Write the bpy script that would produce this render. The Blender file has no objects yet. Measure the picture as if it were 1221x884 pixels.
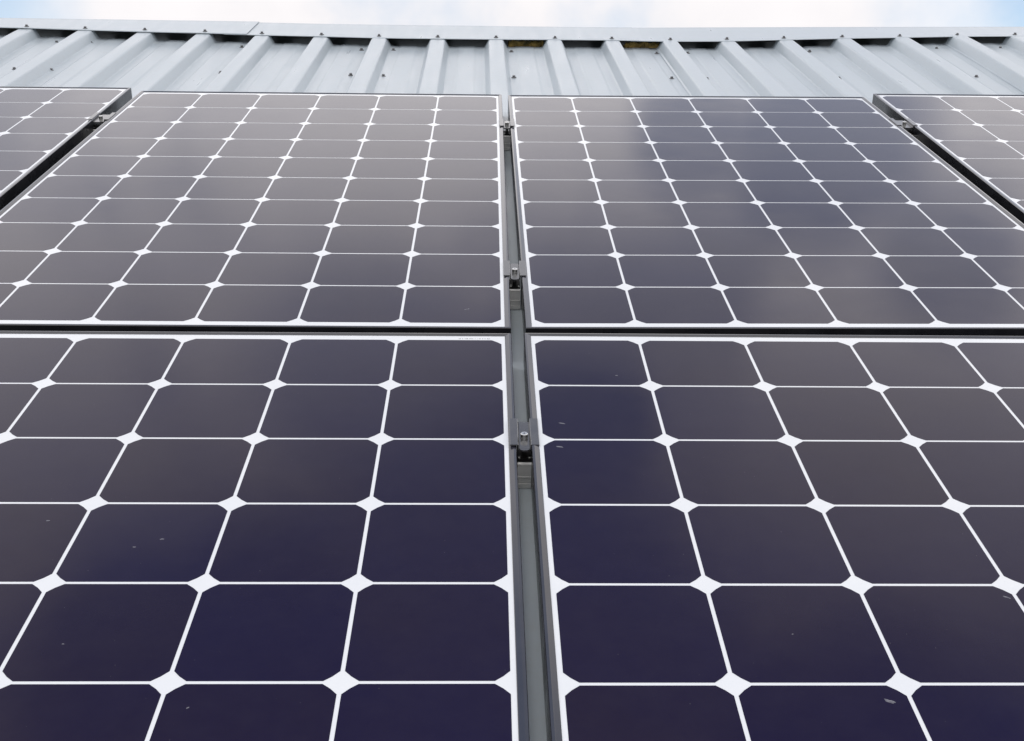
import bpy, bmesh, math, random
from mathutils import Matrix, Vector, Euler, noise as mnoise

C = bpy.context.scene
COL = C.collection
random.seed(7)
R = math.radians

# ------------------------------------------------------------------ placement frame
# "roof frame": X along the ridge, Y up the slope, Z out of the glass of the panels
SLOPE = R(17.0)
S = Matrix.Translation((0, 0, 4.0)) @ Matrix.Rotation(SLOPE, 4, 'X')

# ------------------------------------------------------------------ camera
cam_d = bpy.data.cameras.new('camera')
cam = bpy.data.objects.new('camera', cam_d)
COL.objects.link(cam)
cam_d.sensor_width = 36.0
cam_d.lens = 1474.07 / 1221.0 * 36.0
cam_d.clip_start = 0.02
cam_d.clip_end = 20000
cam.matrix_world = S @ Matrix.Translation((0.4501, -2.5499, 0.7398)) @ \
    Euler((1.1351, -0.01364, -0.01624), 'XYZ').to_matrix().to_4x4()
C.camera = cam

# ------------------------------------------------------------------ world: daylight sky with broken bright cloud
SUN_EL, SUN_AZ = R(74), R(205)        # azimuth clockwise from +Y
w = bpy.data.worlds.new('World')
C.world = w
w.use_nodes = True
nt = w.node_tree
nt.nodes.clear()


def N(tree, t, **kw):
    n = tree.nodes.new(t)
    for k, v in kw.items():
        setattr(n, k, v)
    return n


def math_node(tree, op, a, b=None, clamp=False):
    n = N(tree, 'ShaderNodeMath', operation=op, use_clamp=clamp)
    for i, v in enumerate((a, b)):
        if v is None:
            continue
        if isinstance(v, (int, float)):
            n.inputs[i].default_value = v
        else:
            tree.links.new(v, n.inputs[i])
    return n.outputs[0]


out = N(nt, 'ShaderNodeOutputWorld')
sky = N(nt, 'ShaderNodeTexSky', sky_type='NISHITA')
sky.sun_disc = False
sky.sun_elevation = SUN_EL
sky.sun_rotation = SUN_AZ
sky.air_density = 1.0
sky.dust_density = 0.4
sky.ozone_density = 3.5
bg_sky = N(nt, 'ShaderNodeBackground')
bg_sky.inputs['Strength'].default_value = 0.15
nt.links.new(sky.outputs[0], bg_sky.inputs['Color'])
tc = N(nt, 'ShaderNodeTexCoord')
nz = N(nt, 'ShaderNodeTexNoise')
nz.inputs['Scale'].default_value = 3.6
nz.inputs['Detail'].default_value = 6
nz.inputs['Roughness'].default_value = 0.55
nt.links.new(tc.outputs['Generated'], nz.inputs['Vector'])
nfac = nz.outputs['Fac']
# holes in the cloud: (direction, angular radius, depth)
HOLES = [((0.490, 0.860, 0.14), 0.210, 1.0),
         ((0.262, 0.828, 0.505), 0.090, 0.62),
         ((0.160, 0.845, 0.505), 0.055, 0.58),
         ((0.345, 0.750, 0.560), 0.065, 0.50),
         ((0.075, 0.705, 0.705), 0.075, 0.70),
         ((-0.10, 0.740, 0.665), 0.11, 0.36),
         ((0.02, 0.560, 0.828), 0.24, 0.62),
         ((-0.20, 0.540, 0.820), 0.18, 0.75),
         ((0.30, 0.470, 0.830), 0.17, 0.7),
         ((-0.43, 0.90, 0.13), 0.14, 0.7)]
hole = None
for d, rad, dep in HOLES:
    v = Vector(d).normalized()
    dist = N(nt, 'ShaderNodeVectorMath', operation='DISTANCE')
    nt.links.new(tc.outputs['Generated'], dist.inputs[0])
    dist.inputs[1].default_value = v
    wob = math_node(nt, 'ADD', dist.outputs['Value'],
                    math_node(nt, 'MULTIPLY', math_node(nt, 'SUBTRACT', nfac, 0.5), rad * 1.5))
    mr = N(nt, 'ShaderNodeMapRange', interpolation_type='SMOOTHSTEP')
    mr.inputs['From Min'].default_value = rad * 0.55
    mr.inputs['From Max'].default_value = rad * 1.20
    mr.inputs['To Min'].default_value = dep
    mr.inputs['To Max'].default_value = 0.0
    nt.links.new(wob, mr.inputs['Value'])
    hole = mr.outputs[0] if hole is None else math_node(nt, 'MAXIMUM', hole, mr.outputs[0])
# general thinning of the cloud
thin = N(nt, 'ShaderNodeMapRange', interpolation_type='SMOOTHSTEP')
thin.inputs['From Min'].default_value = 0.36
thin.inputs['From Max'].default_value = 0.52
thin.inputs['To Min'].default_value = 0.40
thin.inputs['To Max'].default_value = 0.0
nt.links.new(nfac, thin.inputs['Value'])
hole = math_node(nt, 'MAXIMUM', hole, thin.outputs[0])
cloud_ramp = N(nt, 'ShaderNodeValToRGB')
cr = cloud_ramp.color_ramp
cr.elements[0].position = 0.30
cr.elements[0].color = (0.86, 0.838, 0.858, 1)
cr.elements[1].position = 0.62
cr.elements[1].color = (1.0, 0.970, 0.978, 1)
nt.links.new(nfac, cloud_ramp.inputs[0])
bg_cloud = N(nt, 'ShaderNodeBackground')
# the cloud deck is brightest low down ahead and thins to a duller zenith
sepd = N(nt, 'ShaderNodeSeparateXYZ')
nt.links.new(tc.outputs['Generated'], sepd.inputs[0])
lum = N(nt, 'ShaderNodeValToRGB')
lr = lum.color_ramp
lr.elements[0].position = 0.0
lr.elements[0].color = (0.50, 0.50, 0.50, 1)
lr.elements[1].position = 1.0
lr.elements[1].color = (0.50, 0.50, 0.50, 1)
for p_, v_ in ((0.14, 0.51), (0.22, 0.56), (0.40, 0.83), (0.50, 0.87), (0.60, 0.75), (0.68, 0.58), (0.76, 0.49), (0.85, 0.50)):
    e_ = lr.elements.new(p_)
    e_.color = (v_, v_, v_, 1)
nt.links.new(sepd.outputs[2], lum.inputs[0])
nt.links.new(math_node(nt, 'MULTIPLY', lum.outputs[0], 2.0), bg_cloud.inputs['Strength'])
nt.links.new(cloud_ramp.outputs[0], bg_cloud.inputs['Color'])
mx = N(nt, 'ShaderNodeMixShader')
nt.links.new(hole, mx.inputs[0])
nt.links.new(bg_cloud.outputs[0], mx.inputs[1])
nt.links.new(bg_sky.outputs[0], mx.inputs[2])
nt.links.new(mx.outputs[0], out.inputs['Surface'])

# ------------------------------------------------------------------ sun, veiled by thin cloud
sun_d = bpy.data.lights.new('sun', 'SUN')
sun_d.energy = 0.5
sun_d.angle = R(14)
sun_d.color = (1.0, 0.965, 0.92)
sun = bpy.data.objects.new('sun', sun_d)
COL.objects.link(sun)
dirv = Vector((math.sin(SUN_AZ) * math.cos(SUN_EL), math.cos(SUN_AZ) * math.cos(SUN_EL), math.sin(SUN_EL)))
sun.rotation_euler = dirv.to_track_quat('Z', 'Y').to_euler()
sun.location = (0, 0, 30)

C.view_settings.view_transform = 'Standard'
C.view_settings.look = 'None'
C.view_settings.gamma = 1.0
C.view_settings.use_curve_mapping = False
C.view_settings.exposure = 0.0


# ------------------------------------------------------------------ helpers
def mat(name):
    m = bpy.data.materials.new(name)
    m.use_nodes = True
    b = m.node_tree.nodes['Principled BSDF']
    return m, m.node_tree, b


def obj(name, bm, m, parent=None, matrix=None):
    """link a bmesh as one mesh object, built in the parent's local space"""
    me = bpy.data.meshes.new(name)
    bm.normal_update()
    bm.to_mesh(me)
    bm.free()
    me.materials.append(m)
    o = bpy.data.objects.new(name, me)
    COL.objects.link(o)
    if parent is not None:
        o.parent = parent
    if matrix is not None:
        if parent is None:
            o.matrix_world = matrix
        else:
            o.matrix_local = matrix
    return o


def thing(name, label, cat, matrix, group=None):
    o = bpy.data.objects.new(name, None)
    COL.objects.link(o)
    o.empty_display_size = 0.1
    o.matrix_world = matrix
    o['label'] = label
    o['category'] = cat
    if group:
        o['group'] = group
    return o


def box(bm, x0, x1, y0, y1, z0, z1):
    vs = [bm.verts.new(p) for p in ((x0, y0, z0), (x1, y0, z0), (x1, y1, z0), (x0, y1, z0),
                                    (x0, y0, z1), (x1, y0, z1), (x1, y1, z1), (x0, y1, z1))]
    for f in ((0, 3, 2, 1), (4, 5, 6, 7), (0, 1, 5, 4), (1, 2, 6, 5), (2, 3, 7, 6), (3, 0, 4, 7)):
        bm.faces.new([vs[i] for i in f])


def prism(bm, prof, axis, a0, a1):
    """closed profile (list of 2D points) swept along an axis: 'X' (prof = y,z) or 'Y' (prof = x,z)"""
    def P(p, a):
        return (a, p[0], p[1]) if axis == 'X' else (p[0], a, p[1])
    A = [bm.verts.new(P(p, a0)) for p in prof]
    B = [bm.verts.new(P(p, a1)) for p in prof]
    n = len(prof)
    for i in range(n):
        bm.faces.new((A[i], A[(i + 1) % n], B[(i + 1) % n], B[i]))
    bm.faces.new(A)
    bm.faces.new(B)
    bmesh.ops.recalc_face_normals(bm, faces=bm.faces[:])


def lathe(bm, prof, seg, cx=0, cy=0):
    """revolve (r, z) points about a vertical axis"""
    rings = []
    for r, z in prof:
        if r < 1e-7:
            rings.append([bm.verts.new((cx, cy, z))])
        else:
            rings.append([bm.verts.new((cx + r * math.cos(2 * math.pi * k / seg),
                                        cy + r * math.sin(2 * math.pi * k / seg), z)) for k in range(seg)])
    for a, b in zip(rings[:-1], rings[1:]):
        for k in range(seg):
            k2 = (k + 1) % seg
            if len(a) == 1 and len(b) == 1:
                continue
            if len(a) == 1:
                bm.faces.new((a[0], b[k], b[k2]))
            elif len(b) == 1:
                bm.faces.new((a[k], b[0], a[k2]))
            else:
                bm.faces.new((a[k], b[k], b[k2], a[k2]))
    bmesh.ops.recalc_face_normals(bm, faces=bm.faces[:])


def interp(tab, x):
    if x <= tab[0][0]:
        return tab[0][1]
    for (x0, v0), (x1, v1) in zip(tab[:-1], tab[1:]):
        if x <= x1:
            return v0 + (v1 - v0) * (x - x0) / (x1 - x0)
    return tab[-1][1]


# ------------------------------------------------------------------ materials
def dust_mask(t, scale, thr, seedvec=(0, 0, 0)):
    """small scattered specks in object space"""
    tcn = N(t, 'ShaderNodeTexCoord')
    mp = N(t, 'ShaderNodeMapping')
    mp.inputs['Location'].default_value = seedvec
    t.links.new(tcn.outputs['Object'], mp.inputs[0])
    oi = N(t, 'ShaderNodeObjectInfo')
    ad = N(t, 'ShaderNodeVectorMath', operation='ADD')
    cmb = N(t, 'ShaderNodeCombineXYZ')
    r10 = math_node(t, 'MULTIPLY', oi.outputs['Random'], 37.0)
    t.links.new(r10, cmb.inputs[0])
    t.links.new(math_node(t, 'MULTIPLY', oi.outputs['Random'], 71.0), cmb.inputs[1])
    t.links.new(mp.outputs[0], ad.inputs[0])
    t.links.new(cmb.outputs[0], ad.inputs[1])
    vo = N(t, 'ShaderNodeTexVoronoi')
    vo.inputs['Scale'].default_value = scale
    t.links.new(ad.outputs[0], vo.inputs['Vector'])
    # each voronoi cell has its own speck size; most have none
    sep = N(t, 'ShaderNodeSeparateColor')
    t.links.new(vo.outputs['Color'], sep.inputs[0])
    size = N(t, 'ShaderNodeMapRange')
    size.inputs['From Min'].default_value = 0.55
    size.inputs['From Max'].default_value = 1.0
    size.inputs['To Min'].default_value = 0.0
    size.inputs['To Max'].default_value = thr
    t.links.new(sep.outputs[0], size.inputs['Value'])
    m = math_node(t, 'LESS_THAN', vo.outputs['Distance'], size.outputs[0])
    return m, ad.outputs[0], oi


def mixc(t, fac, a, b):
    n = N(t, 'ShaderNodeMix', data_type='RGBA')
    if isinstance(fac, (int, float)):
        n.inputs['Factor'].default_value = fac
    else:
        t.links.new(fac, n.inputs['Factor'])
    for i, v in ((6, a), (7, b)):
        if isinstance(v, tuple):
            n.inputs[i].default_value = v
        else:
            t.links.new(v, n.inputs[i])
    return n.outputs[2]


GLASS_IOR = 1.30


def glass_finish(t, b, vec):
    """the solar glass over cells and backsheet: smooth, slightly textured, thin dust film"""
    b.inputs['IOR'].default_value = GLASS_IOR
    nr = N(t, 'ShaderNodeTexNoise')
    nr.inputs['Scale'].default_value = 9.0
    nr.inputs['Detail'].default_value = 5
    t.links.new(vec, nr.inputs['Vector'])
    mr = N(t, 'ShaderNodeMapRange')
    mr.inputs['From Min'].default_value = 0.3
    mr.inputs['From Max'].default_value = 0.7
    mr.inputs['To Min'].default_value = 0.07
    mr.inputs['To Max'].default_value = 0.13
    t.links.new(nr.outputs['Fac'], mr.inputs['Value'])
    t.links.new(mr.outputs[0], b.inputs['Roughness'])


M_cell, t, b = mat('solar_cell_silicon')
m, vec, oi = dust_mask(t, 95.0, 0.055)
n2 = N(t, 'ShaderNodeTexNoise')
n2.inputs['Scale'].default_value = 7.0
n2.inputs['Detail'].default_value = 3
t.links.new(vec, n2.inputs['Vector'])
ng = N(t, 'ShaderNodeTexNoise')
ng.inputs['Scale'].default_value = 700.0
ng.inputs['Detail'].default_value = 2
t.links.new(vec, ng.inputs['Vector'])
grain = math_node(t, 'MULTIPLY', math_node(t, 'SUBTRACT', ng.outputs['Fac'], 0.5), 0.8)
tone = math_node(t, 'ADD', math_node(t, 'MULTIPLY', oi.outputs['Random'], 0.38),
                 math_node(t, 'MULTIPLY', n2.outputs['Fac'], 0.62))
tone = math_node(t, 'ADD', tone, grain, clamp=True)
base = mixc(t, tone, (0.0050, 0.0023, 0.030, 1), (0.0115, 0.0060, 0.020, 1))
# dust film, uneven
n3 = N(t, 'ShaderNodeTexNoise')
n3.inputs['Scale'].default_value = 30.0
n3.inputs['Detail'].default_value = 8
n3.inputs['Roughness'].default_value = 0.7
t.links.new(vec, n3.inputs['Vector'])
film = N(t, 'ShaderNodeMapRange')
film.inputs['From Min'].default_value = 0.35
film.inputs['From Max'].default_value = 0.75
film.inputs['To Min'].default_value = 0.0
film.inputs['To Max'].default_value = 0.012
t.links.new(n3.outputs['Fac'], film.inputs['Value'])
base = mixc(t, film.outputs[0], base, (0.32, 0.30, 0.31, 1))
base = mixc(t, math_node(t, 'MULTIPLY', m, 0.11), base, (0.5, 0.5, 0.48, 1))
t.links.new(base, b.inputs['Base Color'])
glass_finish(t, b, vec)

M_back, t, b = mat('white_backsheet')
m, vec, oi = dust_mask(t, 60.0, 0.05)
n3 = N(t, 'ShaderNodeTexNoise')
n3.inputs['Scale'].default_value = 14.0
n3.inputs['Detail'].default_value = 6
t.links.new(vec, n3.inputs['Vector'])
base = mixc(t, n3.outputs['Fac'], (0.71, 0.74, 0.775, 1), (0.78, 0.80, 0.82, 1))
base = mixc(t, math_node(t, 'MULTIPLY', m, 0.3), base, (0.3, 0.29, 0.27, 1))
t.links.new(base, b.inputs['Base Color'])
glass_finish(t, b, vec)


def metal_mat(name, col_a, col_b, metallic, rough, scale=20.0, streak=None, ior=1.5, bump=0.0):
    m_, t_, b_ = mat(name)
    tcn = N(t_, 'ShaderNodeTexCoord')
    mp = N(t_, 'ShaderNodeMapping')
    if streak:
        mp.inputs['Scale'].default_value = streak
    t_.links.new(tcn.outputs['Object'], mp.inputs[0])
    n_ = N(t_, 'ShaderNodeTexNoise')
    n_.inputs['Scale'].default_value = scale
    n_.inputs['Detail'].default_value = 7
    n_.inputs['Roughness'].default_value = 0.62
    t_.links.new(mp.outputs[0], n_.inputs['Vector'])
    mr_ = N(t_, 'ShaderNodeMapRange')
    mr_.inputs['From Min'].default_value = 0.3
    mr_.inputs['From Max'].default_value = 0.7
    t_.links.new(n_.outputs['Fac'], mr_.inputs['Value'])
    t_.links.new(mixc(t_, mr_.outputs[0], col_a + (1,), col_b + (1,)), b_.inputs['Base Color'])
    rr = N(t_, 'ShaderNodeMapRange')
    rr.inputs['To Min'].default_value = rough * 0.8
    rr.inputs['To Max'].default_value = rough * 1.25
    t_.links.new(mr_.outputs[0], rr.inputs['Value'])
    t_.links.new(rr.outputs[0], b_.inputs['Roughness'])
    b_.inputs['Metallic'].default_value = metallic
    b_.inputs['IOR'].default_value = ior
    if bump:
        bp = N(t_, 'ShaderNodeBump')
        bp.inputs['Strength'].default_value = bump
        bp.inputs['Distance'].default_value = 0.002
        t_.links.new(n_.outputs['Fac'], bp.inputs['Height'])
        t_.links.new(bp.outputs[0], b_.inputs['Normal'])
    return m_, t_, b_


M_frame, _, _ = metal_mat('black_anodised_frame', (0.015, 0.016, 0.024), (0.024, 0.025, 0.036), 0.0, 0.12,
                          scale=14.0, streak=(1, 1, 1), ior=1.85)
M_clamp, _, _ = metal_mat('dark_anodised_clamp', (0.048, 0.048, 0.052), (0.062, 0.062, 0.066), 0.0, 0.18, scale=25, ior=1.85)
M_steel, _, _ = metal_mat('bolt_steel', (0.62, 0.62, 0.60), (0.74, 0.74, 0.72), 1.0, 0.22, scale=90)
M_black, _, _ = metal_mat('recess_shade_black', (0.010, 0.010, 0.011), (0.02, 0.02, 0.02), 0.0, 0.55, scale=90)  # black standing in for the shade inside bolt sockets and rail slots
M_alu, _, _ = metal_mat('mill_aluminium', (0.80, 0.80, 0.77), (0.86, 0.86, 0.83), 0.0, 0.38, scale=25, streak=(0.3, 6, 6))
M_screw, _, _ = metal_mat('screw_grey', (0.10, 0.10, 0.105), (0.20, 0.20, 0.20), 0.4, 0.45, scale=300)

M_web_shade, _, _ = metal_mat('shaded_frame_web', (0.010, 0.010, 0.013), (0.018, 0.018, 0.022), 0.0, 0.27, scale=18, ior=1.5)  # darker, duller copy of the frame finish; shade of the gaps painted in

# painted trapezoidal sheet: pale grey coat, faint streaks down the slope, specks of dirt
M_sheet, t, b = metal_mat('pale_grey_roof_coating', (0.41, 0.465, 0.505), (0.475, 0.53, 0.565), 0.0, 0.34,
                          scale=7.0, streak=(5.0, 0.5, 1.0))
bc = b.inputs['Base Color'].links[0].from_socket
m, vec, oi = dust_mask(t, 22.0, 0.05)
tcn = N(t, 'ShaderNodeTexCoord')
nd = N(t, 'ShaderNodeTexNoise')
nd.inputs['Scale'].default_value = 55
nd.inputs['Detail'].default_value = 8
nd.inputs['Roughness'].default_value = 0.75
t.links.new(tcn.outputs['Object'], nd.inputs['Vector'])
mr = N(t, 'ShaderNodeMapRange')
mr.inputs['From Min'].default_value = 0.5
mr.inputs['From Max'].default_value = 0.85
mr.inputs['To Max'].default_value = 0.55
t.links.new(nd.outputs['Fac'], mr.inputs['Value'])
c1 = mixc(t, mr.outputs[0], bc, (0.40, 0.41, 0.40, 1))
c2 = mixc(t, math_node(t, 'MULTIPLY', m, 0.35), c1, (0.22, 0.21, 0.19, 1))
t.links.new(c2, b.inputs['Base Color'])

M_foam, t, b = metal_mat('mossy_foam', (0.46, 0.30, 0.075), (0.035, 0.035, 0.018), 0.0, 0.9, scale=35, bump=1.0)
M_drop, _, _ = metal_mat('dried_dropping', (0.22, 0.22, 0.25), (0.06, 0.06, 0.085), 0.0, 0.6, scale=160)
M_ink, _, _ = metal_mat('grey_print', (0.12, 0.12, 0.13), (0.3, 0.3, 0.3), 0.0, 0.5, scale=200)
M_wall, _, _ = metal_mat('grey_wall_cladding', (0.36, 0.37, 0.37), (0.44, 0.45, 0.45), 0.0, 0.6, scale=3)
M_ground, _, _ = metal_mat('ground_cover', (0.05, 0.075, 0.03), (0.10, 0.11, 0.06), 0.0, 0.95, scale=0.8)

# ------------------------------------------------------------------ the ground
bm = bmesh.new()
g = [bm.verts.new(p) for p in ((-3000, -3000, 0), (3000, -3000, 0), (3000, 3000, 0), (-3000, 3000, 0))]
bm.faces.new(g)
ground = obj('ground', bm, M_ground)
ground['kind'] = 'structure'

# ------------------------------------------------------------------ the building and its metal roof
RIB_P, RIB_X0 = 0.2105, 0.477
RIB_TOP = -0.057
RIB_H = 0.031
Y_CAP = 2.0          # lower edge of the ridge cap
Y_END = 2.030        # upper end of the sheets, under the cap
Y_APEX = 2.26
Y_EAVE = -4.3
# height of the rib tops along the ridge (the old roof sags in the middle)
RIDGE = [(-1.9, -0.034), (-1.201, -0.0432), (-0.984, -0.0480), (-0.772, -0.0518), (-0.56, -0.0542), (-0.353, -0.0568),
         (-0.152, -0.0588), (0.059, -0.0622), (0.267, -0.0625), (0.476, -0.0623), (0.685, -0.0612), (0.900, -0.0610),
         (1.110, -0.0618), (1.317, -0.0588), (1.533, -0.0512), (1.737, -0.0442), (1.948, -0.0388), (2.155, -0.0328),
         (2.366, -0.0295), (3.0, -0.018), (4.5, 0.0)]
CAPTOP = [(-1.9, -0.047), (-1.39, -0.0498), (-0.446, -0.0528), (-0.130, -0.0562), (0.506, -0.0570), (0.972, -0.0568),
          (1.18, -0.0532), (1.786, -0.0447), (2.50, -0.0357), (4.5, -0.015)]


def roof_dz(x, y):
    s = min(1.0, max(0.0, (y - 0.85) / (Y_CAP - 0.85)))
    s = s * s * (3 - 2 * s)
    return (interp(RIDGE, x) - RIB_TOP) * s


building = thing('building', 'building under the solar panels with pale grey trapezoidal metal roof and ridge cap',
                 'building', Matrix.Identity(4))
APEX_W = S @ Vector((0, Y_APEX, RIB_TOP))


def to_world(p, back=False):
    v = S @ Vector(p)
    if back:
        v.y = 2 * APEX_W.y - v.y
    return v


def rib_profile(k0, k1):
    """x,z points of a sheet covering ribs k0..k1 (z measured from the pan)"""
    pts = []
    for k in range(k0, k1 + 1):
        c = RIB_X0 + RIB_P * k
        lift = 0.0017 if k == k0 else 0.0
        up = [(0.0465, 0.0), (0.0430, 0.0006), (0.0402, 0.0024), (0.0272, RIB_H - 0.0036), (0.0245, RIB_H - 0.0010), (0.0205, RIB_H)]
        pts += [(c - a, z + lift) for a, z in up] + [(c + a, z + lift) for a, z in reversed(up)]
        if k < k1:
            q = c + RIB_P / 2
            pts += [(q - 0.034, 0.0), (q - 0.026, 0.0017), (q + 0.026, 0.0017), (q + 0.034, 0.0)]
    return pts


def make_sheet(k0, back=False):
    bm = bmesh.new()
    prof = rib_profile(k0, k0 + 5)
    ys = [Y_EAVE, -3, -2, -1.2, -0.4, 0.3, 0.85] + [0.85 + (Y_END - 0.85) * i / 9 for i in range(1, 10)]
    rows = []
    for y in ys:
        row = []
        for x, z in prof:
            zz = RIB_TOP - RIB_H + z + roof_dz(x, y)
            # slight oil-canning of the thin sheet
            zz += 0.0007 * math.sin(3.1 * y + 5.3 * x + k0)
            row.append(bm.verts.new(to_world((x + 0.0065 * (Y_CAP - y), y, zz), back)))
        rows.append(row)
    for a, b_ in zip(rows[:-1], rows[1:]):
        for i in range(len(prof) - 1):
            f = (a[i], a[i + 1], b_[i + 1], b_[i])
            bm.faces.new(f if not back else f[::-1])
    o = obj('roof_sheet', bm, M_sheet, building)
    so = o.modifiers.new('thickness', 'SOLIDIFY')
    so.thickness = 0.0008
    so.offset = -1
    return o


for k0 in (-12, -7, -2, 3, 8, 13):
    make_sheet(k0)
for k0 in (-12, -7, -2, 3, 8, 13):
    make_sheet(k0, True)

# ridge cap: three lengths of folded flashing, the left one lapped over the middle one
def make_cap(xa, xb, lift, hem):
    bm = bmesh.new()
    n = max(2, int((xb - xa) / 0.105))
    cols = []
    for i in range(n + 1):
        x = xa + (xb - xa) * i / n
        zl = interp(RIDGE, x) + 0.0022 + lift
        zt = interp(CAPTOP, x) + lift
        pts = [(Y_CAP + 0.004, zl - hem), (Y_CAP, zl - hem * 0.6), (Y_CAP + 0.001, zl), (Y_CAP + 0.008, zl + 0.0006),
               (Y_APEX - 0.012, zt - 0.0006), (Y_APEX, zt)]
        col = [bm.verts.new(to_world((x, y, z))) for y, z in pts]
        ap = col[-1].co
        bk = [to_world((x, y, z), True) for y, z in pts[:-1]]
        # the far flange falls away behind the ridge
        off = Vector((0, 2 * (ap.y - APEX_W.y), 0))
        col += [bm.verts.new(v + off) for v in reversed(bk)]
        cols.append(col)
    for a, b_ in zip(cols[:-1], cols[1:]):
        for j in range(len(a) - 1):
            bm.faces.new((a[j], b_[j], b_[j + 1], a[j + 1]))
    o = obj('ridge_cap', bm, M_sheet, building)
    so = o.modifiers.new('thickness', 'SOLIDIFY')
    so.thickness = 0.0009
    so.offset = -1
    return o


caps = [make_cap(-2.3, -0.418, 0.0030, 0.0035), make_cap(-0.50, 0.995, 0.0, 0.0022), make_cap(0.965, 4.4, -0.0012, 0.0022)]
CAP_SPAN = [(-2.3, -0.418), (-0.418, 0.98), (0.98, 4.4)]

# roofing screws: hex head on a domed washer
bm = bmesh.new()
lathe(bm, [(0.0, 0.0), (0.0085, 0.0), (0.0080, 0.0016), (0.0050, 0.0026)], 14)
lathe(bm, [(0.0046, 0.0026), (0.0046, 0.0070), (0.0030, 0.0078), (0.0, 0.0079)], 6)
screw0 = obj('screw', bm, M_screw, building)
screw_n = [0]


def place_screw(x, y, z, parent):
    if screw_n[0] == 0:
        o = screw0
    else:
        o = screw0.copy()
        COL.objects.link(o)
    screw_n[0] += 1
    o.parent = parent
    tilt = Euler((random.uniform(-.08, .08), random.uniform(-.08, .08), random.uniform(0, 3)), 'XYZ').to_matrix().to_4x4()
    o.matrix_local = S @ Matrix.Translation((x, y, z)) @ tilt
    return o


PAN = RIB_TOP - RIB_H
for k in range(-9, 11):                       # along the ridge, one on every rib
    x = RIB_X0 + RIB_P * k + random.uniform(-.004, .004)
    y = Y_CAP + 0.027 + random.uniform(-.004, .004)
    ci = next(i for i, (a, b_) in enumerate(CAP_SPAN) if a <= x <= b_)
    lift = (0.0030, 0.0, -0.0012)[ci]
    zl = interp(RIDGE, x) + 0.0028 + lift
    zt = interp(CAPTOP, x) + lift
    z = zl + (zt - zl) * (y - Y_CAP) / (Y_APEX - Y_CAP)
    place_screw(x, y, z, caps[ci])
for x in (-1.077, -0.958, -0.426, -0.002, 0.111, 0.532, 1.052, 1.164, 1.60, 2.059, 2.152, 2.288):
    y = 1.935 + random.uniform(-.008, .008)
    place_screw(x, y, PAN + roof_dz(x, y), building)
for x in (-1.072, -0.953, -0.413, 0.005, 0.111, 0.533, 1.047, 1.161, 1.591, 2.044, 2.142):
    y = 1.485 + random.uniform(-.006, .006)
    place_screw(x, y, PAN + roof_dz(x, y), building)

# remains of a filler strip under the cap in two of the pans
def make_filler(xa, xb):
    bm = bmesh.new()
    nx, ny = 26, 6
    grid = []
    for i in range(nx + 1):
        row = []
        for j in range(ny + 1):
            x = xa + (xb - xa) * i / nx
            a = math.pi * j / ny
            q = mnoise.noise(Vector((x * 60, j * 1.3, xa))) * 0.5 + mnoise.noise(Vector((x * 170, j * 2.9, 4))) * 0.35
            rr = 0.0108 * (0.85 + 0.9 * q) * (1 if 0 < i < nx else 0.35)
            y = Y_END + 0.008 - rr * 1.5 * math.cos(a)
            z = PAN + roof_dz(x, Y_CAP) + 0.0005 + rr * 1.9 * math.sin(a)
            row.append(bm.verts.new(to_world((x, y + 0.012, z))))
        grid.append(row)
    for a_, b_ in zip(grid[:-1], grid[1:]):
        for j in range(ny):
            bm.faces.new((a_[j], a_[j + 1], b_[j + 1], b_[j]))
    for row in (grid[0], grid[-1]):
        bm.faces.new(row)
    bmesh.ops.recalc_face_normals(bm, faces=bm.faces[:])
    o = obj('foam_filler', bm, M_foam, building)
    o['label'] = 'yellow brown mossy filler under the ridge cap'
    return o


make_filler(0.520, 0.655)
make_filler(0.945, 1.078)

# plain walls below the eaves
e_f = S @ Vector((0, Y_EAVE + 0.35, PAN - 0.03))
yb = 2 * APEX_W.y - e_f.y
bm = bmesh.new()
xl, xr = -2.0, 4.15
box(bm, xl, xr, e_f.y, e_f.y + 0.12, 0, e_f.z)
obj('wall', bm, M_wall, building)
bm = bmesh.new()
box(bm, xl, xr, yb - 0.12, yb, 0, e_f.z)
obj('wall', bm, M_wall, building)
for xs_ in (xl, xr - 0.12):
    bm = bmesh.new()
    prism(bm, [(e_f.y + 0.12, 0), (yb - 0.12, 0), (yb - 0.12, e_f.z), (APEX_W.y, APEX_W.z - 0.10), (e_f.y + 0.12, e_f.z)],
          'X', xs_, xs_ + 0.12)
    obj('wall', bm, M_wall, building)

# ------------------------------------------------------------------ solar panels
P = 0.158
HW, HL = 0.487, 0.8105
FRAME_PROF = [(0.0, -0.0500), (0.0, 0.0012), (0.0006, 0.0020), (0.0034, 0.0023), (0.0042, 0.0021),
              (0.0090, 0.0010), (0.0096, 0.0004), (0.0096, -0.0030), (0.0020, -0.0030), (0.0020, -0.0500)]


def frame_mesh():
    bm = bmesh.new()
    loops = []
    for d, z in FRAME_PROF:
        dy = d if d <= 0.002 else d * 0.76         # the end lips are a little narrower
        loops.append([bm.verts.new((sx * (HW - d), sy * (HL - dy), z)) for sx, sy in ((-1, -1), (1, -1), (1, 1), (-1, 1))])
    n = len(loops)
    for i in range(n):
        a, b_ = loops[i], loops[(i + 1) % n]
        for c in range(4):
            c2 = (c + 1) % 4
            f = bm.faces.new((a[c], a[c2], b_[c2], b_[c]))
            f.material_index = 1 if i in (0, 7, 8, 9) else 0  # web faces take the shaded copy of the frame finish
    bmesh.ops.recalc_face_normals(bm, faces=bm.faces[:])
    return bm


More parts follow.
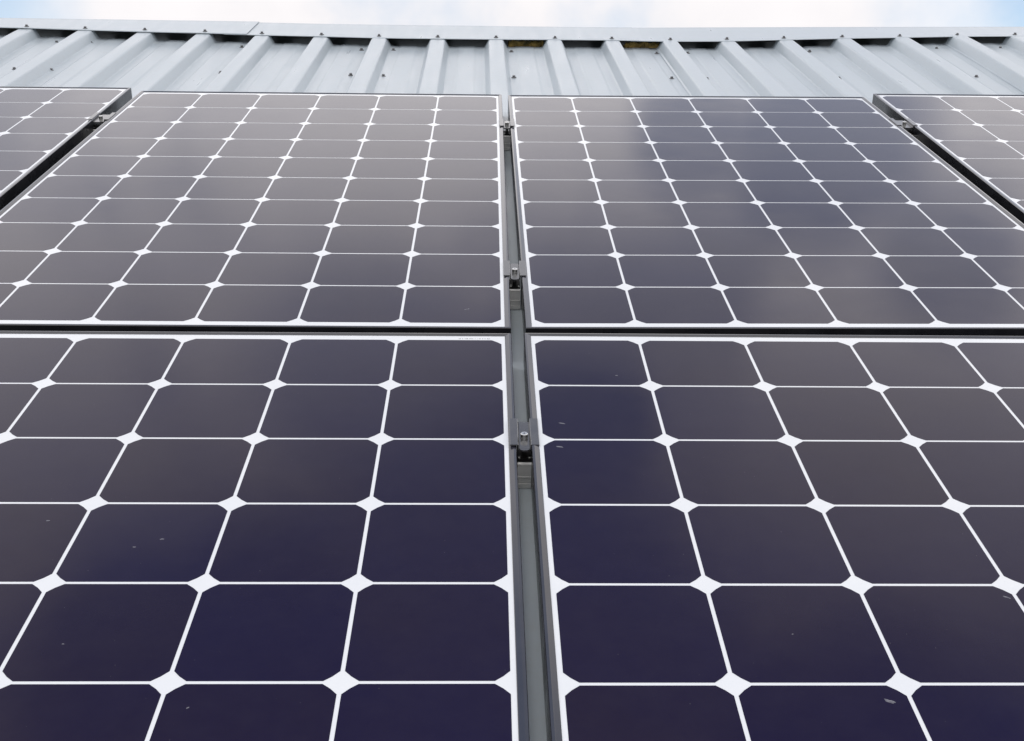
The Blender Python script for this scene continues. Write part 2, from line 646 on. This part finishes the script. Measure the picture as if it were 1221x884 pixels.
def cell_mesh():
    h = P / 2 - 0.0021
    c = 0.0144
    pts = []
    for sx, sy in ((1, 1), (-1, 1), (-1, -1), (1, -1)):
        # corner cut with the faint arc of a pseudo-square wafer
        a = Vector((sx * h, sy * (h - c)))
        b_ = Vector((sx * (h - c), sy * h))
        mid = (a + b_) / 2 + Vector((sx, sy)).normalized() * 0.0008
        seq = [a, mid, b_]
        if sx * sy < 0:
            seq.reverse()
        pts += seq
    bm = bmesh.new()
    top = [bm.verts.new((p.x, p.y, 0.00025)) for p in pts]
    bot = [bm.verts.new((p.x, p.y, -0.0004)) for p in pts]
    bm.faces.new(top)
    for i in range(len(pts)):
        j = (i + 1) % len(pts)
        bm.faces.new((bot[i], bot[j], top[j], top[i]))
    bmesh.ops.recalc_face_normals(bm, faces=bm.faces[:])
    return bm


PANELS = [  # centre x, y, z, yaw, pitch, roll in the roof frame, label
    ((0.0, 0.0, 0.0, 0.0, 0.0, 0.0), 'solar panel in the row nearest the ridge, directly left of the middle gap'),
    ((0.9937, 0.0019, 0.0013, 0.0035, -0.0008, -0.0039), 'upper row solar panel mirroring a bluish patch of sky, right of the middle gap'),
    ((-1.0072, 0.0337, -0.0005, 0.0035, 0.0015, 0.0001), 'solar panel cut off by the left picture edge, beyond the slanting left gap'),
    ((2.0015, 0.0404, 0.0015, 0.0015, 0.0042, -0.0017), 'solar panel cut off by the right picture edge, beyond the slanting right gap'),
    ((0.0018, -1.6400, -0.0013, 0.0024, -0.0003, 0.0002), 'nearest solar panel left of the middle gap, tiny print on its white top border'),
    ((0.9945, -1.6431, 0.0003, 0.0013, 0.0010, 0.0005), 'nearest solar panel right of the middle gap, white smears on its leftmost cells'),
]


def panel_matrix(v):
    x, y, z, rz, rx, ry = v
    return S @ Matrix.Translation((x, y, z)) @ Euler((rx, ry, rz), 'XYZ').to_matrix().to_4x4()


GROUP = 'solar panels laid in two rows on the roof'
proto = thing('solar_panel', PANELS[0][1], 'solar panel', panel_matrix(PANELS[0][0]), GROUP)
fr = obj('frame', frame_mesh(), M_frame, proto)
fr.data.materials.append(M_web_shade)
bm = bmesh.new()
box(bm, -HW + 0.0025, HW - 0.0025, -HL + 0.0025, HL - 0.0025, -0.0028, 0.0)
bs = obj('backsheet', bm, M_back, proto)
cell0 = obj('cell', cell_mesh(), M_cell, bs)
k = 0
for r in range(10):
    for c in range(6):
        o = cell0 if k == 0 else cell0.copy()
        if k:
            COL.objects.link(o)
            o.parent = bs
        o.location = ((c - 2.5) * P, (4.5 - r) * P, 0)
        k += 1
panels = [proto]
for v, lab in PANELS[1:]:
    r = proto.copy()
    COL.objects.link(r)
    r.matrix_world = panel_matrix(v)
    r['label'] = lab
    for ch in (fr, bs):
        c = ch.copy()
        COL.objects.link(c)
        c.parent = r
        if ch is bs:
            for gch in list(bs.children):
                d = gch.copy()
                COL.objects.link(d)
                d.parent = c
    panels.append(r)

# dried droppings and smears on the glass: (panel, x, y in the roof frame, length, width, heading)
STAINS = [(0, 0.4186, -0.7322, 0.011, 0.004, 0.5), (5, 0.5481, -1.1254, 0.011, 0.0035, -0.35), (5, 0.5416, -1.1891, 0.0115, 0.0045, -0.25),
          (5, 0.6327, -0.9788, 0.005, 0.003, 0), (4, -0.0383, -1.3623, 0.0050, 0.0035, 0.1), (4, 0.0970, -1.3993, 0.0055, 0.0035, 0.2),
          (4, 0.0711, -1.4152, 0.0045, 0.003, 0), (5, 0.8167, -1.6674, 0.012, 0.0060, -0.5), (5, 0.9845, -1.5069, 0.010, 0.003, -0.6),
          (4, 0.1857, -1.6741, 0.004, 0.002, 0.8), (4, 0.0470, -1.5831, 0.003, 0.002, 0), (5, 0.7502, -1.5688, 0.0028, 0.002, 0.4)]
for pi_, x, y, L, W, h in STAINS:
    bm = bmesh.new()
    vs = []
    for i in range(14):
        a = 2 * math.pi * i / 14
        q = 1 + 0.45 * mnoise.noise(Vector((math.cos(a) * 1.7 + x * 50, math.sin(a) * 1.7 + y * 50, 0.3)))
        px_, py_ = L * 0.42 * q * math.cos(a), W * 0.36 * q * math.sin(a)
        vs.append(bm.verts.new((px_ * math.cos(h) - py_ * math.sin(h), px_ * math.sin(h) + py_ * math.cos(h), 0.0)))
    ctr = bm.verts.new((0, 0, 0.0004))
    for i in range(14):
        bm.faces.new((vs[i], vs[(i + 1) % 14], ctr))
    wp = S @ Vector((x, y, 0))
    loc = panel_matrix(PANELS[pi_][0]).inverted() @ wp
    obj('dropping', bm, M_drop, panels[pi_], Matrix.Translation((loc.x, loc.y, 0.0003)))

# the tiny, illegible line of print on the border of the near left panel
bm = bmesh.new()
xx = 0.408
rnd = random.Random(3)
while xx < 0.455:
    wd = rnd.choice((0.0006, 0.0010, 0.0014))
    box(bm, xx, xx + wd, 0.7925, 0.7925 + rnd.choice((0.0014, 0.0022)), 0.0000, 0.0003)
    xx += wd + rnd.choice((0.0006, 0.0008, 0.0024))
obj('printed_marking', bm, M_ink, panels[4])

# ------------------------------------------------------------------ clamps between the panels
def clamp_parts(gap, root):
    hg = gap / 2
    fl = hg + 0.0092            # flange reaches over both frame lips
    L0, L1 = -0.036, 0.036
    z0 = 0.0024
    ch = hg - 0.0010
    f0 = -0.0016                # floor of the channel
    prof = [(-fl, z0), (-fl, z0 + 0.0012), (-fl + 0.0006, z0 + 0.0016), (-ch - 0.0002, z0 + 0.0016), (-ch + 0.0006, z0 + 0.0010),
            (-ch + 0.0012, f0 + 0.0008), (-ch + 0.0020, f0), (ch - 0.0020, f0), (ch - 0.0012, f0 + 0.0008), (ch - 0.0006, z0 + 0.0010),
            (ch + 0.0002, z0 + 0.0016), (fl - 0.0006, z0 + 0.0016), (fl, z0 + 0.0012), (fl, z0),
            (ch + 0.0004, z0), (ch - 0.0002, f0 - 0.0014), (ch - 0.0012, f0 - 0.0026), (-ch + 0.0012, f0 - 0.0026), (-ch + 0.0002, f0 - 0.0014), (-ch - 0.0004, z0)]
    bm = bmesh.new()
    # ngon ends of a bent strip: build the strip as quads, outer against inner
    n = len(prof)
    A = [bm.verts.new((x, L0, z)) for x, z in prof]
    B = [bm.verts.new((x, L1, z)) for x, z in prof]
    for i in range(n):
        bm.faces.new((A[i], A[(i + 1) % n], B[(i + 1) % n], B[i]))
    bm.faces.new(A)
    bm.faces.new(B)
    bmesh.ops.recalc_face_normals(bm, faces=bm.faces[:])
    bmesh.ops.triangulate(bm, faces=[f for f in bm.faces if len(f.verts) > 4])
    # rounded tongue at the lower end of the channel
    tw = ch - 0.0022
    pts = [(-tw, L0)] + [(-tw * math.cos(math.pi * i / 10), L0 - 0.0045 * math.sin(math.pi * i / 10) ** 0.8) for i in range(1, 10)] + [(tw, L0)]
    ta = [bm.verts.new((x, y, f0 - 0.0001)) for x, y in pts]
    tb = [bm.verts.new((x, y, f0 - 0.0024)) for x, y in pts]
    bm.faces.new(ta)
    bm.faces.new(tb[::-1])
    for i in range(len(pts)):
        i2 = (i + 1) % len(pts)
        bm.faces.new((ta[i], tb[i], tb[i2], ta[i2]))
    bmesh.ops.recalc_face_normals(bm, faces=bm.faces[:])
    obj('clamp_plate', bm, M_clamp, root)
    # socket head bolt
    bm = bmesh.new()
    lathe(bm, [(0.0, 0.0050), (0.0012, 0.0050), (0.0013, 0.0064), (0.0041, 0.0064), (0.0047, 0.0058), (0.0047, f0 + 0.0002), (0.0029, f0 - 0.0028), (0.0029, -0.0400), (0.0, -0.0400)], 20)
    bo = obj('bolt', bm, M_steel, root, Matrix.Translation((0, -0.010, 0)))
    bm = bmesh.new()
    lathe(bm, [(0.0, 0.0053), (0.00115, 0.0053), (0.00115, 0.0051)], 6)
    obj('hex_socket', bm, M_black, bo)  # dark hexagon painted as the shade in the socket
    # short length of slotted rail the bolt grips
    hx = hg - 0.0006
    bm = bmesh.new()
    Yf = L0 - 0.004
    yb_ = Yf + 0.052
    prof = [(Yf - 0.0012, -0.0562), (Yf - 0.0012, -0.0500), (Yf, -0.0494), (Yf, -0.0420), (Yf - 0.0008, -0.0414), (Yf - 0.0008, -0.0400),
            (Yf, -0.0394), (Yf, -0.0240), (Yf - 0.0010, -0.0234), (Yf - 0.0010, -0.0214), (Yf, -0.0206), (Yf + 0.0030, -0.0206),
            (Yf + 0.0030, -0.0380), (yb_ - 0.0080, -0.0380), (yb_ - 0.0080, -0.0240),
            (yb_ - 0.0150, -0.0240), (yb_ - 0.0150, -0.0206), (yb_, -0.0206), (yb_, -0.0562)]
    n = len(prof)
    A = [bm.verts.new((-hx, y, z)) for y, z in prof]
    B = [bm.verts.new((hx, y, z)) for y, z in prof]
    for i in range(n):
        bm.faces.new((A[i], A[(i + 1) % n], B[(i + 1) % n], B[i]))
    bm.faces.new(A)
    bm.faces.new(B)
    bmesh.ops.recalc_face_normals(bm, faces=bm.faces[:])
    bmesh.ops.triangulate(bm, faces=[f for f in bm.faces if len(f.verts) > 4])
    obj('slotted_rail', bm, M_alu, root)
    # slot nut, blackened for the shade inside the slot
    bm = bmesh.new()
    box(bm, -hx * 0.97, hx * 0.97, Yf + 0.0100, 0.004, -0.0300, -0.0190)
    obj('slot_nut', bm, M_black, root)
    for s in (-1, 1):
        bm = bmesh.new()
        box(bm, s * hx * 0.74 - 0.0013, s * hx * 0.74 + 0.0013, Yf + 0.0085, Yf + 0.0110, -0.0190, -0.0160)
        obj('nut_tab', bm, M_steel, root)


CG = 'clamps holding neighbouring solar panels'
CLAMPS = [  # x, y, z, gap, label
    (0.4968, 0.4880, 0.0006, 0.0194, 'small dark clamp in the middle gap, farthest one, near the top edge of the panels'),
    (0.4972, -0.5520, 0.0000, 0.0196, 'dark clamp in the middle gap just above the crossing between the two panel rows'),
    (0.4982, -1.1520, -0.0004, 0.0187, 'nearest dark clamp in the middle gap, silver socket bolt between the two near panels'),
    (-0.5086, 0.5160, -0.0002, 0.0330, 'small clamp in the slanting left gap, under the ridge of the roof'),
    (1.4975, 0.5260, 0.0022, 0.0330, 'small clamp in the slanting right gap, bolt catching the light'),
]
for x, y, z, gp, lab in CLAMPS:
    r = thing('panel_clamp', lab, 'clamp', S @ Matrix.Translation((x, y, z)), CG)
    clamp_parts(gp, r)
